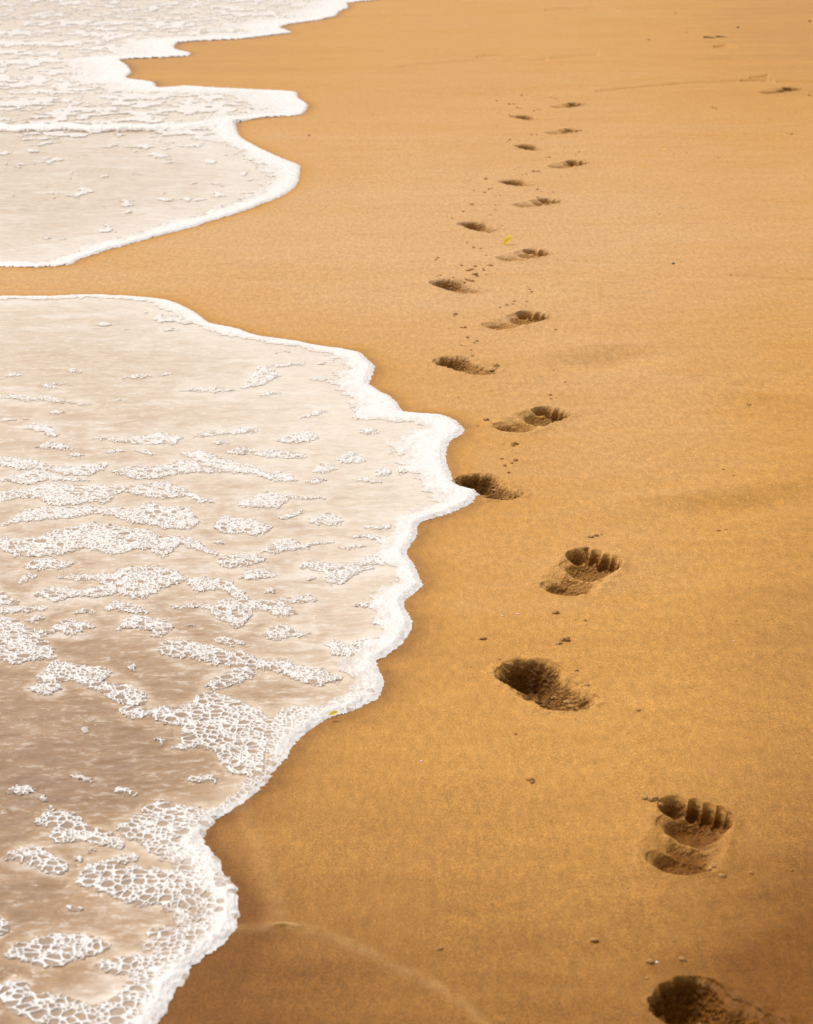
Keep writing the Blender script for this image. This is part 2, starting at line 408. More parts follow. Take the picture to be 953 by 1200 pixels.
# ------------------------------------------------------------------ sand sheet + footprints
def spans(*a):
    out = []
    for s, e, st in a: out.append(np.arange(s, e, st))
    return np.concatenate(out + [[a[-1][1]]])
cx = spans((-9000,-2500,500),(-2500,-300,80),(-300,480,5),(480,500,1.2),(500,740,.62),(740,930,.8),(930,1000,2.5),(1000,1400,20),(1400,10000,500))
cy = spans((-166.5,-150,.8),(-150,-10,2),(-10,95,.7),(95,150,.24),(150,320,.32),(320,620,.45),(620,1240,.62),(1240,1400,3),(1400,2600,30))
px, py = np.meshgrid(cx, cy); X, Y = ground(px, py)
Z, lift = sand_height(px, py, X, Y)
ids = np.full(px.shape, -1, int); dmax = np.zeros(px.shape)
for fi, f in enumerate(FOOT):
    hx, hy = f['H']
    m = (np.abs(X-hx) < .36) & (np.abs(Y-hy-.09) < .36)
    r = np.nonzero(m.any(1))[0]; c = np.nonzero(m.any(0))[0]
    sl = (slice(r[0], r[-1]+1), slice(c[0], c[-1]+1))
    xs, ys = X[sl], Y[sl]
    d, u, v = foot_depth(f, xs, ys, fi)
    # sand pushed up around the print
    um = np.clip(u, .0, .17); rr = np.hypot(u-um, np.where(np.abs(v) < .03, 0, np.abs(v)-.03))
    rim = .0026*np.exp(-((rr-.024)/.012)**2)*(1+.8*noise(xs*50, ys*50, 20+fi))
    Z[sl] += -d + rim*(d <= .0005)
    hit = d > .0022
    ids[sl] = np.where(hit & (ids[sl] < 0), fi, ids[sl]); dmax[sl] = np.maximum(dmax[sl], d)
sd = shore(px, py)
# the beach falls gently away under the water
Z = Z - .012*ss(.0, .6, sd) - .5*ss(3, 60, sd)
wet_shade = .26 + .34*ss(330, 30, py)
wet_shade += .42*ss(820, 1200, py) + .12*ss(480, 860, py) + .12*ss(980, 1200, py)*(ss(700, 950, px)+ss(480, 250, px)) - .20*ss(500, 150, py)  # vignette painted into the sand colour: near end and corners darkened
wet_shade += .16*ss(-.10, .0, sd)*(sd < .5) + .14*ss(-.035, -.002, sd) + .10*ss(-.7, -.05, sd)*ss(150, 400, py)  # damp strip along the water, plus contact shade of the foam painted in
wet_shade += .12*ss(760, 1000, px)*ss(150, 700, py) + .14*ss(640, 953, px)  # right side darkened in the same painted falloff
wet_shade += .16*ss(520, 150, px)*ss(330, 0, py)
wet_shade += .46*ss(.004, .026, dmax)  # prints darken with depth: damp floor plus painted hollow shade
N = grid_normals(np.stack([X, Y, Z], 2))
P = np.stack([X, Y, Z], 2).astype(F)
fid = np.where((ids[:-1, :-1] == ids[1:, 1:]) & (ids[:-1, 1:] == ids[1:, :-1]) & (ids[:-1, :-1] == ids[1:, :-1]), ids[:-1, :-1], -1)
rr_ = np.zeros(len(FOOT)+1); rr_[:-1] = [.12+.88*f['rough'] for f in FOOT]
at = dict(wet_shade=wet_shade, lift=lift, crumb=ss(.002, .010, dmax)*rr_[ids])
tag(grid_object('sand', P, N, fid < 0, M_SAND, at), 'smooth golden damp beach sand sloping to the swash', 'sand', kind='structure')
for fi, f in enumerate(FOOT):
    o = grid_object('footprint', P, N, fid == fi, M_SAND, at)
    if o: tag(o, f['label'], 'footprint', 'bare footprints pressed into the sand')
del P, N, X, Y, Z, px, py, wet_shade, lift, ids, dmax, sd

def sand_at(px_, py_):
    a = np.array([[float(px_)]]); b = np.array([[float(py_)]]); X_, Y_ = ground(a, b)
    z, _ = sand_height(a, b, X_, Y_)
    for fi, f in enumerate(FOOT):
        if abs(X_[0, 0]-f['H'][0]) < .36 and abs(Y_[0, 0]-f['H'][1]-.09) < .36:
            z = z - foot_depth(f, X_, Y_, fi)[0]
    return float(X_[0, 0]), float(Y_[0, 0]), float(z[0, 0])

# ------------------------------------------------------------------ foam: outline strips (x, top, bottom) traced in four enlargements of the plan
S = .3148
OR = dict(A=(0, 330), B=(280, 370), C=(0, 600), D=(220, 640), E=(0, 900))
def st(zone, *pts):
    ox, oy = OR[zone]; return np.array([(ox+x*S, oy+a*S, oy+b*S) for x, a, b in pts])
BIG = [
 ('thin ragged foam streak at the left edge of the water, level with the foam bulge', [st('A',(0,432,440),(45,420,442),(95,430,450),(140,432,450),(185,430,452),(250,448,456),(340,460,464))]),
 ('short slanting foam blob near the left edge, second row of streaks', [st('A',(90,550,556),(130,532,562),(180,540,578),(218,565,580))]),
 ('long flat foam streak with lumpy right end, above the crowded left bands', [st('A',(335,585,590),(400,580,596),(470,585,608),(530,580,615),(600,565,612),(660,575,608),(690,580,585))]),
 ('narrow straight foam streak highest in the middle of the near wave', [st('A',(662,408,414),(720,402,416),(800,400,416),(880,402,412))]),
 ('slim foam streak rising to the right beside the lumpy streak', [st('A',(725,578,584),(780,562,582),(850,558,574),(900,545,572),(950,552,572))]),
 ('ragged forked foam band against the left edge, uppermost of the thick bands', [st('A',(0,655,690),(60,660,705),(130,670,700),(200,690,715),(260,695,725),(330,680,730),(400,682,695)), st('A',(0,735,750),(60,720,760),(130,700,760),(180,715,745),(250,730,750),(330,742,750))]),
 ('long wavy foam band crossing the middle of the near wave with a raised hump', [st('A',(410,710,716),(450,695,725),(520,690,742),(600,690,740),(660,672,725),(740,675,715),(820,680,718),(889,682,717),(949,697,727),(999,717,747),(1039,707,752),(1104,737,755)), st('A',(665,640,645),(700,632,655),(750,635,680),(800,650,690),(870,670,690),(953,690,700))]),
 ('thick foam band from the left edge, second of the thick bands', [st('A',(0,790,830),(60,775,815),(130,765,810),(200,755,840),(260,760,835),(340,765,830),(410,800,825)), st('A',(340,765,810),(420,762,800),(480,765,795),(560,752,812),(640,755,812),(700,780,805),(740,800,830),(795,822,832))]),
 ('broad lumpy foam band, third of the thick bands at left', [st('A',(10,912,920),(70,865,900),(130,850,895),(200,840,890),(260,845,885),(340,838,870),(420,845,880),(480,855,900),(560,825,915),(620,845,925),(700,845,925),(735,885,910))]),
 ('largest foam raft at left with a bubbly lower edge', [st('C',(0,95,150),(60,100,175),(130,105,170),(180,85,165),(250,60,150),(340,48,140),(420,50,150),(500,65,150),(560,80,145),(600,90,130)), st('C',(330,110,155),(420,115,165),(480,110,150)), st('C',(180,120,170),(230,130,165),(290,120,150)), st('C',(520,130,140),(570,105,150),(620,95,170),(680,92,130),(740,105,150),(780,140,162),(815,150,165)), st('C',(570,130,160),(605,140,175),(640,150,160))]),
 ('oval foam patch hugging the underside of the largest raft', [st('C',(90,205,215),(130,178,225),(180,170,228),(230,180,228),(275,190,205))]),
 ('wide triangular foam patch with tail of round bubbles, left of centre', [st('C',(215,245,255),(280,232,260),(350,235,262),(400,228,280),(450,215,320),(500,207,330),(540,208,325),(580,210,300),(640,215,280),(700,250,262)), st('C',(130,310,320),(165,285,325),(200,282,342),(250,295,328),(300,300,330),(360,280,320),(420,270,320))]),
 ('small foam mass cut by the left edge, above the bubbly clump', [st('C',(0,305,355),(30,315,350),(60,335,348)), st('C',(0,355,390),(60,360,385),(120,350,370),(175,352,375))]),
 ('large bubbly foam clump against the left edge with a pointed arm', [st('C',(0,395,560),(60,400,570),(100,430,570),(150,465,560),(190,500,540)), st('C',(130,440,460),(180,450,465),(220,410,460),(260,400,470),(310,415,450),(350,432,442))]),
 ('zigzag foam patch just below the triangular patch', [st('C',(380,365,372),(430,342,375),(500,345,385),(550,370,385)), st('C',(430,440,448),(480,390,435),(540,395,440),(600,400,470),(638,425,445)), st('C',(560,470,472),(590,455,475),(610,450,466))]),
 ('long foam chain of open bubbles stepping down from the left to the lower foam edge', [st('C',(105,655,665),(140,640,682),(190,640,682),(230,650,670)), st('C',(155,600,640),(200,562,640),(260,570,630),(320,578,655),(380,582,640),(412,600,610)), st('C',(305,640,660),(370,630,680),(430,645,710),(500,655,740),(545,690,715)), st('C',(460,740,760),(500,725,778),(560,745,775),(620,730,790),(680,725,800),(740,700,800),(800,680,800),(850,690,790),(953,735,870)), st('D',(0,600,760),(60,555,740),(100,545,740),(140,570,760),(200,600,770),(260,635,780),(320,650,780),(360,610,750),(420,600,700),(480,610,680)), st('D',(-60,755,760),(0,735,755),(100,735,760),(150,760,850),(200,750,860),(260,750,870)), st('C',(640,880,890),(690,855,890),(740,850,888),(790,835,885),(850,840,890))]),
 ('thick diagonal foam ridge sloping down right, with an arm bending back to the left', [st('C',(590,510,530),(620,480,535),(680,485,555),(760,500,560),(830,515,575),(890,530,585),(953,550,590)), st('D',(180,395,450),(250,425,465),(300,430,470),(370,435,490),(440,450,510),(500,465,525),(570,490,510)), st('D',(60,530,540),(100,500,545),(150,475,530),(200,455,515),(240,455,490))]),
 ('foam streak at the centre just below the raised hump band', [st('C',(820,175,210),(870,165,215),(953,162,200),(990,178,184)), st('C',(885,245,255),(953,215,260),(1020,225,250),(1025,232,240))]),
 ('rounded foam tuft in the centre of the near wave', [st('C',(800,55,65),(830,20,80),(880,25,90),(953,30,95),(1000,52,80))]),
 ('curved foam patch with a drooping bubbly lobe in the middle', [st('D',(20,125,175),(60,118,180),(120,125,165),(170,145,200),(210,175,235),(240,205,245),(300,212,245),(350,215,270),(400,240,265)), st('D',(360,190,215),(400,188,222),(450,185,220),(480,200,212)), st('D',(-60,228,238),(0,215,240),(60,218,238),(100,225,265),(140,205,290),(180,205,310),(215,215,300))]),
 ('broad foam tuft left of the narrow waist of the foam edge', [st('D',(420,75,90),(450,58,95),(500,62,110),(540,70,150),(580,70,150),(600,75,130),(640,80,105),(690,85,95)), st('D',(620,65,75),(660,45,75),(720,25,80),(770,20,70))]),
 ('lone leaf shaped foam patch above the thick diagonal ridge', [st('D',(290,320,345),(330,298,352),(370,302,352),(410,318,345),(455,330,338))]),
 ('foam lobe joined to the foam edge, right of the lone leaf shaped patch', [st('D',(505,370,380),(540,355,415),(600,370,415),(640,385,405)), st('D',(600,365,380),(650,340,390),(700,340,380),(740,345,380))]),
 ('curled foam streak high in the near wave, left of the white bulge', [st('B',(10,270,278),(60,200,270),(90,190,262),(130,200,240),(150,225,235)), st('B',(130,185,195),(180,178,192),(245,175,185))]),
 ('domed foam mound under the first notch of the foam edge', [st('B',(425,380,390),(460,345,390),(520,330,385),(575,370,385))]),
 ('rounded foam streak upper centre, rising to the right', [st('B',(125,465,472),(170,455,480),(220,435,475),(260,432,475),(295,450,465))]),
 ('flat foam streak right above the long wavy band', [st('B',(50,515,522),(110,500,535),(180,508,538),(250,522,530))]),
 ('branching foam streak left of centre below the wavy band', [st('B',(0,690,715),(60,680,722),(100,655,725),(150,665,720),(200,675,690),(320,680,690))]),
 ('small peaked foam mound in the centre with dark water below', [st('B',(250,765,772),(290,745,785),(330,735,785),(375,755,780))]),
 ('low foam streak with a long right tail, lower centre', [st('B',(80,885,892),(130,845,890),(180,835,885),(250,850,870),(350,840,850))]),
 ('pointed foam patch of coarse bubbles, near wave lower left', [st('E',(145,190,220),(180,172,225),(240,172,275),(290,190,280),(340,230,290),(400,240,300),(455,275,312)), st('E',(200,230,282),(250,230,285),(300,250,290))]),
 ('thin filmy foam arch at the left edge below the coarse pointed patch', [st('E',(10,340,350),(60,310,355),(120,300,370),(180,310,395),(230,350,410))]),
 ('broad net of coarse open bubbles joined to the lower foam bulge', [st('E',(280,435,440),(330,365,460),(400,360,475),(470,375,510),(540,375,520),(620,385,520),(700,390,525),(760,400,520),(850,400,560)), st('E',(340,370,375),(370,352,380),(440,335,370),(500,330,360)), st('E',(458,195,260),(500,180,285),(560,165,320),(620,150,340),(700,150,380),(770,160,400),(800,200,420)), st('E',(540,150,170),(600,125,165),(650,150,170))]),
 ('isolated cigar shaped foam patch of large bubbles at lower left', [st('E',(15,705,715),(60,660,720),(130,640,740),(200,625,750),(270,625,735),(340,630,710),(400,655,690))]),
 ('foam arm reaching left from the lowest foam edge', [st('E',(370,735,745),(400,710,770),(460,710,780),(530,715,830),(600,725,860),(680,700,800))]),
 ('foam tuft on the inner side of the lowest foam edge, above the left reaching arm', [st('E',(640,620,660),(700,600,670),(760,580,690),(820,540,660))]),
 ('thin pale foam fleck left of the tuft on the lowest foam edge', [st('E',(540,620,635),(580,600,635),(610,610,630))]),
 ('bubbly foam mass filling the bottom left corner', [st('E',(0,820,870),(40,800,920),(100,800,950),(140,850,960),(200,850,970),(280,870,980),(350,890,1000),(420,860,1050),(480,800,1050),(560,780,1050),(600,800,940)), st('E',(-60,820,860),(0,820,870))]),
 ('rounded foam tip poking in from the left edge near the bottom', [st('E',(-40,550,640),(0,560,640),(20,565,630),(38,600,612))]),
]
SMALL = [st('A',(250,335,340),(275,320,345),(305,338,343)), st('A',(10,350,358),(50,340,360),(85,350,358)), st('A',(140,393,398),(175,383,402),(215,395,402)), st('A',(205,382,385),(240,380,386),(265,384,387)),
 st('A',(128,615,622),(180,600,628),(225,608,628),(270,625,632)), st('A',(245,650,655),(280,640,660),(312,648,655)), st('A',(390,635,640),(430,625,646),(465,636,642)), st('A',(510,632,640),(545,628,648),(575,645,652)),
 st('A',(790,604,608),(820,598,612),(850,606,612)), st('A',(840,635,640),(890,617,648),(945,632,650)), st('A',(185,490,495),(212,482,500),(240,490,494)), st('A',(425,445,450),(450,438,452),(475,446,450)), st('A',(455,360,365),(520,350,364),(560,355,362)), st('A',(590,348,352),(620,340,354),(640,345,350)),
 st('C',(75,260,270),(100,235,262),(130,238,250)), st('C',(95,405,412),(130,388,415),(162,400,408)), st('C',(270,380,385),(315,360,385),(355,370,378)), st('C',(690,433,436),(712,428,440),(728,434,438)), st('C',(160,545,550),(185,532,560),(212,540,555)),
 st('C',(480,583,595),(500,575,602),(512,585,592)), st('C',(580,855,857),(600,845,867),(620,855,860)), st('C',(790,115,122),(810,108,125),(832,120,124)), st('C',(810,475,495),(840,470,505),(880,482,505),(910,490,498)),
 st('D',(120,45,75),(160,38,92),(210,35,85),(260,40,55)), st('D',(185,120,125),(230,85,130),(290,95,130),(325,108,125)), st('D',(285,170,175),(310,162,180),(332,172,178)), st('D',(15,875,880),(60,860,892),(105,870,885)), st('D',(630,225,235),(680,205,235),(730,200,235),(770,215,240)), st('D',(685,290,300),(720,278,302),(755,285,300)),
 st('B',(265,235,242),(310,225,248),(345,238,245)), st('B',(75,290,298),(110,286,300),(145,288,298)), st('B',(380,290,300),(415,283,303),(450,290,303)), st('B',(225,378,384),(270,370,385),(295,350,380),(322,355,362)), st('B',(440,432,438),(485,422,448),(525,435,445)), st('B',(0,490,515),(45,505,518)),
 st('B',(270,580,588),(310,555,592),(350,560,580),(370,570,578)), st('B',(360,535,545),(410,512,555),(470,540,550)), st('B',(245,618,628),(290,605,628),(325,615,625)), st('B',(435,620,625),(480,608,632),(530,615,630)), st('B',(505,585,600),(540,570,605),(560,580,600)), st('B',(590,570,590),(640,562,590),(675,575,585)),
 st('B',(120,755,760),(180,740,760),(235,735,748)), st('B',(465,785,792),(520,780,798),(570,785,798)), st('B',(425,828,832),(480,818,840),(545,830,850)), st('B',(360,870,876),(420,865,882),(465,862,872)),
 st('E',(28,90,98),(60,72,105),(100,66,112),(140,85,95)), st('E',(270,35,52),(310,38,55),(350,48,56)), st('E',(418,85,92),(455,78,108),(505,95,105)), st('E',(700,40,55),(750,35,65),(800,50,65)), st('E',(155,120,130),(168,118,133),(180,122,132)), st('E',(168,155,160),(190,148,165),(212,158,163)),
 st('E',(315,318,322),(335,308,326),(352,318,322)), st('E',(265,350,360),(290,340,362),(312,352,358)), st('E',(250,525,535),(280,518,545),(302,530,538)), st('E',(630,530,540),(665,525,552),(695,535,550))]

def milk_at(px, py, X, Y, d):
    base = np.interp(py, [-20, 60, 150, 250, 350, 450, 560, 700, 820, 900, 1200], [.70, .70, .70, .66, .68, .64, .58, .45, .25, .18, .13])
    wf = np.interp(py, yy, ww)*1.6
    milk = base + .66*np.exp(-np.clip(d, 0, 99)/(wf*1.7)) + .10*ss(80, 450, px)*ss(900, 500, py)
    milk += .08*fbm(X*3, Y*3, 110, 3)
    milk += .16*np.interp(py, [0, 160, 320, 450], [1, .8, .45, .1])*fbm(X*4.0, Y*3.2, 111, 4, .65)
    slot_shade = np.exp(-((py-154)/3.0)**2)*ss(60, 120, px)*ss(240, 190, px)  # shadowed slot under the crest, painted as darker water
    milk = np.clip(milk - .35*slot_shade, 0, 1.1)
    return milk
fx = spans((-700,-60,8),(-60,-10,2),(-10,572,.62))
fy = spans((-60,0,.7),(0,310,.42),(310,700,.5),(700,1240,.62),(1240,1330,3))
px, py = np.meshgrid(fx, fy); X, Y = ground(px, py)
X32, Y32 = X, Y
d = shore_noisy(px, py, X, Y)
# ragged outlines: look the strips up at slightly displaced points
w = py-HOR
wob = np.clip(w/700, .35, 1.5)
qx = px + wob*(3.0*noise(X*22, Y*14, 50) + 1.6*noise(X*70, Y*45, 51))
qy = py + wob*(1.9*noise(X*24, Y*15, 52) + 1.2*noise(X*75, Y*48, 53))
def strip_field(strips, qx=qx, qy=qy, fx=fx, fy=fy, lo=8):
    f = np.full(qx.shape, -9. if lo == 8 else -lo*1., F)
    for s_ in strips:
        x0, x1 = s_[0, 0]-lo, s_[-1, 0]+lo; y0, y1 = s_[:, 1].min()-lo, s_[:, 2].max()+lo
        r = np.nonzero((fy > y0) & (fy < y1))[0]; c = np.nonzero((fx > x0) & (fx < x1))[0]
        if len(r) == 0 or len(c) == 0: continue
        sl = (slice(r[0], r[-1]+1), slice(c[0], c[-1]+1))
        a, b = qx[sl], qy[sl]
        t = np.interp(a, s_[:, 0], s_[:, 1]-.5); u = np.interp(a, s_[:, 0], s_[:, 2]+.5)
        e = np.minimum(b-t, u-b)
        e = np.where(a < s_[0, 0], e-(s_[0, 0]-a), np.where(a > s_[-1, 0], e-(a-s_[-1, 0]), e))
        f[sl] = np.maximum(f[sl], e)
    return f
field = np.full(px.shape, -9., F); pid = np.full(px.shape, -1, np.int32)
for i, (lab, strips) in enumerate(BIG):
    e = strip_field(strips); m = e > field; field = np.where(m, e, field); pid = np.where(m, i, pid)
for i, s_ in enumerate(SMALL):
    e = strip_field([s_]); m = e > field; field = np.where(m, e, field); pid = np.where(m, 1000+i, pid)

# bubbles
warpx = X*1.0 + .004*noise(X*30, Y*30, 90) + .011*noise(X*10, Y*8, 190); warpy = Y*1.0 + .004*noise(X*30+7, Y*30, 91) + .011*noise(X*9+3, Y*9, 191)
near = np.interp(py, [0, 300, 600, 900, 1200], [1.5, 1.25, 1.15, 1.15, 1.25])
c1, id1, r1 = voro(warpx/.0150, warpy/.0150, 100, .50)
c2, id2, r2 = voro(warpx/.0085, warpy/.0085, 200, .45)
c3, id3, r3 = voro(warpx/.0052, warpy/.0052, 300, .4)
field = field + wob*(3.2*(.40-r2) + 1.6*(.4-r3))
d = d + np.where(d < .2, np.clip(Y/4, .8, 2.5)*(.0036*(.36-r2) + .0018*(.36-r3)), 0)
# density of the fringe that rides on the edge
yy = [-60,0,40,60,90,120,150,200,250,300,330,347,400,450,500,560,620,700,780,850,900,960,1000,1080,1150,1200,1400]
ww = [.5,.4,.36,.30,.30,.26,.14,.12,.10,.09,.05,.05,.07,.09,.11,.09,.045,.050,.045,.034,.026,.028,.055,.060,.050,.045,.045]
wf = np.interp(py, yy, ww)*(1+.35*fbm(X*4, Y*2.5, 61, 2))
fr = d/wf
fr = fr + np.where(fr > .35, (.42*fbm(X*13, Y*9, 62, 3) + .30*fbm(X*48, Y*30, 64, 2))*ss(.35, .9, fr), 0)
fringe = 1-ss(.55, 1.55, fr)
# procedural streaks: the far waves and loose flecks
streak = fbm(X*2.2, Y*2.0, 71, 5, .6)
streak2 = fbm(X*9, Y*6.5, 72, 4, .55)
cov = np.interp(py, [-60,0,60,110,140,150,165,200,240,280,314,350,420,470,560,620,1200], [-.02,-.04,-.08,-.10,-.08,-.02,.08,.20,.26,.32,.38,.32,.46,.50,.50,.55,.58])
wv = np.interp(px, [0, 280, 500], [146, 146, 130])
fine = ss(0, .14, .55*streak+.55*streak2 - cov)
# crest of the second wave
cwob = 2.2*noise(px/46, py*0, 160) + 1.2*noise(px/17, py*0, 161)*ss(290, 200, px)
ct = np.interp(px, [-700,0,100,200,270,290], [150,147,147,148,141,141]) + cwob + 1.6*np.abs(noise(px/30, py*0, 162)); cb = np.interp(px, [-700,0,100,200,240,290], [158,154,154,152.5,152,150]) + cwob
crest = np.minimum(qy-ct, cb-qy); crest = np.where(px > 290, -9, crest)

sp = ss(-.6, 2.2, field)
wid_px = np.maximum(field, 0)
solid = np.clip(np.maximum(1-ss(.3, 1.0, fr+.3*fbm(X*10, Y*8, 63, 3)), .0), 0, 1)
lowE = ss(930, 1010, py)*ss(.02, .05, d)            # the lowest fringe is full of coarse bubbles
solid = solid*(1-.65*lowE)
pf = ss(0, 7, field + 2.0*noise(X*18, Y*14, 92))         # thick heart of a patch
coarse = ss(.35, .75, .5+.5*fbm(X*7, Y*6, 93, 2)+.25*ss(760, 1000, py)-.15*ss(650, 450, py))
# open film inside a cell -> the water shows
keep = ss(.1, 1.6, field)          # a closed rim of foam round every patch
keep = np.maximum(keep, fringe > .02)
thr1 = .90-.52*coarse*ss(640, 960, py)-.10*coarse
thr1 = thr1 + .34*ss(.17, .05, d)
big = id1 > thr1
o1 = ss(.14, .23, c1)*ss(.45, .37, r1)*big
ring = ss(.66, .52, r1)*big                 # the wall round a big bubble stays whole
med_ = (id2 > (.18+.30*ss(780, 520, py)+.30*pf*(1-coarse)))
o2 = ss(.17, .28, c2 - .04*pf)*ss(.44, .34, r2)*med_*(1-ring)
ring2 = ss(.64, .5, r2)*med_
o3 = ss(.2, .38, c3)*ss(.5, .36, r3)*(id3 > .4)*.55*(1-ring)*(1-ring2)
openf = np.maximum(np.maximum(o1, o2*.92), o3)*keep
calm = ss(900, 760, py)*ss(.02, .2, fringe)
openf = openf*(1-.75*calm)
openf = openf*(1-np.clip(solid*1.05, 0, 1)) + solid*np.maximum(.8*o1*(id1 > .86), .35*o2*(id2 > .75))
# height above the water
dome = np.sqrt(np.clip(wid_px/7.0, 0, 1))
yk = np.interp(py, [0, 150, 300, 500, 1200], [1.9, 1.8, 1.4, 1.15, 1.0])
lump = 1+.35*fbm(X*20, Y*17, 94, 3)
h_patch = (.0013+.0016*dome)*ss(-.8, 2.4, field)*lump*yk
rise = np.clip(1-(1-np.clip(d/(.034*yk), 0, 1))**2, 0, 1)
h_edge = np.where(d > 0, (.0034+.0010*noise(X*25, Y*25, 95))*rise*yk*lump*(.12+.88*(1-ss(.3, 1.7, fr))), 0)*ss(1.75, 1.2, fr)
h_fine = .0028*fine*yk*lump*(d > .02)
h_cr = np.where(crest > -1, .018*np.sqrt(np.clip((crest+1)/4, 0, 1)), 0)*lump
H = np.maximum(np.maximum(h_patch, h_edge), np.maximum(h_fine, h_cr))
H += np.where(H > .0009, (.0002*noise(X*60, Y*60, 96)+.00008*noise(X*200, Y*200, 97))*yk, 0)
ripple = .0016*fbm(X*6, Y*9, 98, 3)*yk + .0008*fbm(X*24, Y*30, 99, 2)
WL = .0030 + ripple*ss(.02, .1, d)
Zf = WL + H - openf*(np.minimum(H, .0017*yk) - .0001)*ss(.0, .012, d)
sh, _l = sand_height(px, py, X, Y)
for fi in (11,):
    dd, _, _ = foot_depth(FOOT[fi], X, Y, fi); sh = sh-dd*(np.abs(px-570) < 60)
edgeblend = np.clip(d/.022, 0, 1)**.8
Zf = np.where(d < .03, sh*(1-edgeblend) + Zf*edgeblend - .0012*(1-edgeblend) + .0*d, Zf)
on = (d > -.001) & (H > .0009)
dens = np.clip(np.maximum(np.maximum(.25+.8*sp*(field > -.9), .38+.62*fringe), np.maximum(fine*.75, ss(-1, 1, crest))), 0, 1)*(1-.97*openf)
dens = np.where((field < -.9) & (crest < -1), np.clip(np.maximum(.38+.62*fringe, fine*.75), 0, 1)*(1-.97*openf), dens)
P = np.stack([X, Y, Zf], 2).astype(F); N = grid_normals(P.astype(np.float64))
# who owns a cell: 1 near edge, 2 far edge, 3 crest, 10+ patches, 0 flecks
own = np.zeros(px.shape, np.int32)
isfr = (h_edge >= np.maximum(h_patch, h_fine)-.0005) & (fr < 1.5)
own = np.where((h_patch > h_fine) & (field > -.8), 10+pid, own)
own = np.where(h_cr > .003, 3, own)
own = np.where(isfr, np.where(py > 330, 1, 2), own)
cell_on = on[:-1, :-1] & on[1:, 1:] & on[:-1, 1:] & on[1:, :-1]
co = own[:-1, :-1]
fa = dict(dens=dens, milk=milk_at(px, py, X, Y, d))
def foam(name, m, label, group=None, kind=None):
    o = grid_object(name, P, N, m & cell_on, M_FOAM, fa)
    if o: tag(o, label, 'foam', group, kind)
    return o
foam('foam_edge', co == 1, 'thick white scalloped foam edge of the near wave reaching toward the footprints')
foam('foam_edge', co == 2, 'smooth white foam edge of the far waves in the upper left')
foam('foam_crest', co == 3, 'straight white foam crest of the second wave rolling over the far swash')
cnt = np.bincount(np.where(cell_on, co, 0).ravel(), minlength=1100)
leftover = []
def pieces(m):
    r = np.nonzero(m.any(1))[0]; c = np.nonzero(m.any(0))[0]
    sl = (slice(r[0], r[-1]+1), slice(c[0], c[-1]+1)); w_ = m[sl]
    lb = np.where(w_, np.arange(1, w_.size+1).reshape(w_.shape), 0)
    for _ in range(900):
        n_ = lb.copy()
        for ax in (0, 1):
            for back in (0, 1):
                # sweep maxima along runs
                a_ = np.swapaxes(n_, 0, ax); a_ = a_[::-1] if back else a_
                for k in range(1, a_.shape[0]): a_[k] = np.where(a_[k] > 0, np.maximum(a_[k], a_[k-1]), 0)
        if (n_ == lb).all(): break
        lb = n_
    u_, ct_ = np.unique(lb[lb > 0], return_counts=True)
    out_ = []
    for v_ in u_[np.argsort(-ct_)]:
        z_ = np.zeros(m.shape, bool); z_[sl] = lb == v_; out_.append((z_, int((lb == v_).sum())))
    return out_
for i in range(len(BIG)):
    if cnt[10+i] > 60:
        ps = pieces((co == 10+i) & cell_on)
        for z_, n_ in ps[1:]:
            if n_ > .08*ps[0][1]: foam('foam_fleck', z_, 'small lacy foam fleck floating between the larger patches', 'small foam flecks on the near wave')
            co = np.where(z_, 5 if n_ > .08*ps[0][1] else (0 if n_ < 3000 else 5), co)
for i, (lab, _s) in enumerate(BIG):
    if cnt[10+i] > 60: foam('foam_patch', co == 10+i, lab, 'lacy foam patches floating on the near wave')
for i in range(len(SMALL)):
    if cnt[1010+i] > 40: foam('foam_fleck', co == 1010+i, 'small lacy foam fleck floating between the larger patches', 'small foam flecks on the near wave')
foam('foam_scum', co == 0, 'fine broken foam streaks scattered over the swash', kind='stuff')
del P, N, X, Y, Zf, H, px, py, qx, qy, d, c1, c2, c3, o1, o2, o3

# ------------------------------------------------------------------ water
gx = spans((-9000,-2500,400),(-2500,-300,60),(-300,-20,6),(-20,580,1.6),(580,3200,60))
gy = spans((-166.5,-150,.8),(-150,-20,2),(-20,320,1.0),(320,1260,1.6),(1260,1400,8),(1400,2600,40))
px, py = np.meshgrid(gx, gy); X, Y = ground(px, py)
d = shore_noisy(px, py, X, Y); yk = np.interp(py, [0, 150, 300, 500, 1200], [1.9, 1.8, 1.4, 1.15, 1.0])
ripple = .0016*fbm(X*6, Y*9, 98, 3)*yk + .0008*fbm(X*24, Y*30, 99, 2)
Zw = .0030 + ripple*ss(.02, .1, d)
milk = milk_at(px, py, X, Y, d)
hx_ = px + 5*noise(X*16, Y*10, 150); hy_ = py + 3.2*noise(X*17, Y*11, 151)
halo = np.full(px.shape, -16., F)
for _, st_ in BIG: halo = np.maximum(halo, strip_field(st_, hx_, hy_, gx, gy, 16))
milk = milk + .30*ss(-13, 0, halo)*(.6+.5*fbm(X*20, Y*12, 152, 3))
P = np.stack([X, Y, Zw], 2).astype(F); N = grid_normals(P.astype(np.float64))
m = d > .012
tag(grid_object('water', P, N, m[:-1, :-1] & m[1:, 1:] & m[:-1, 1:] & m[1:, :-1], M_WATER, dict(milk=milk)), 'shallow milky tan swash water sliding over the sand', 'water', kind='structure')
del P, N, X, Y, Zw, px, py, d

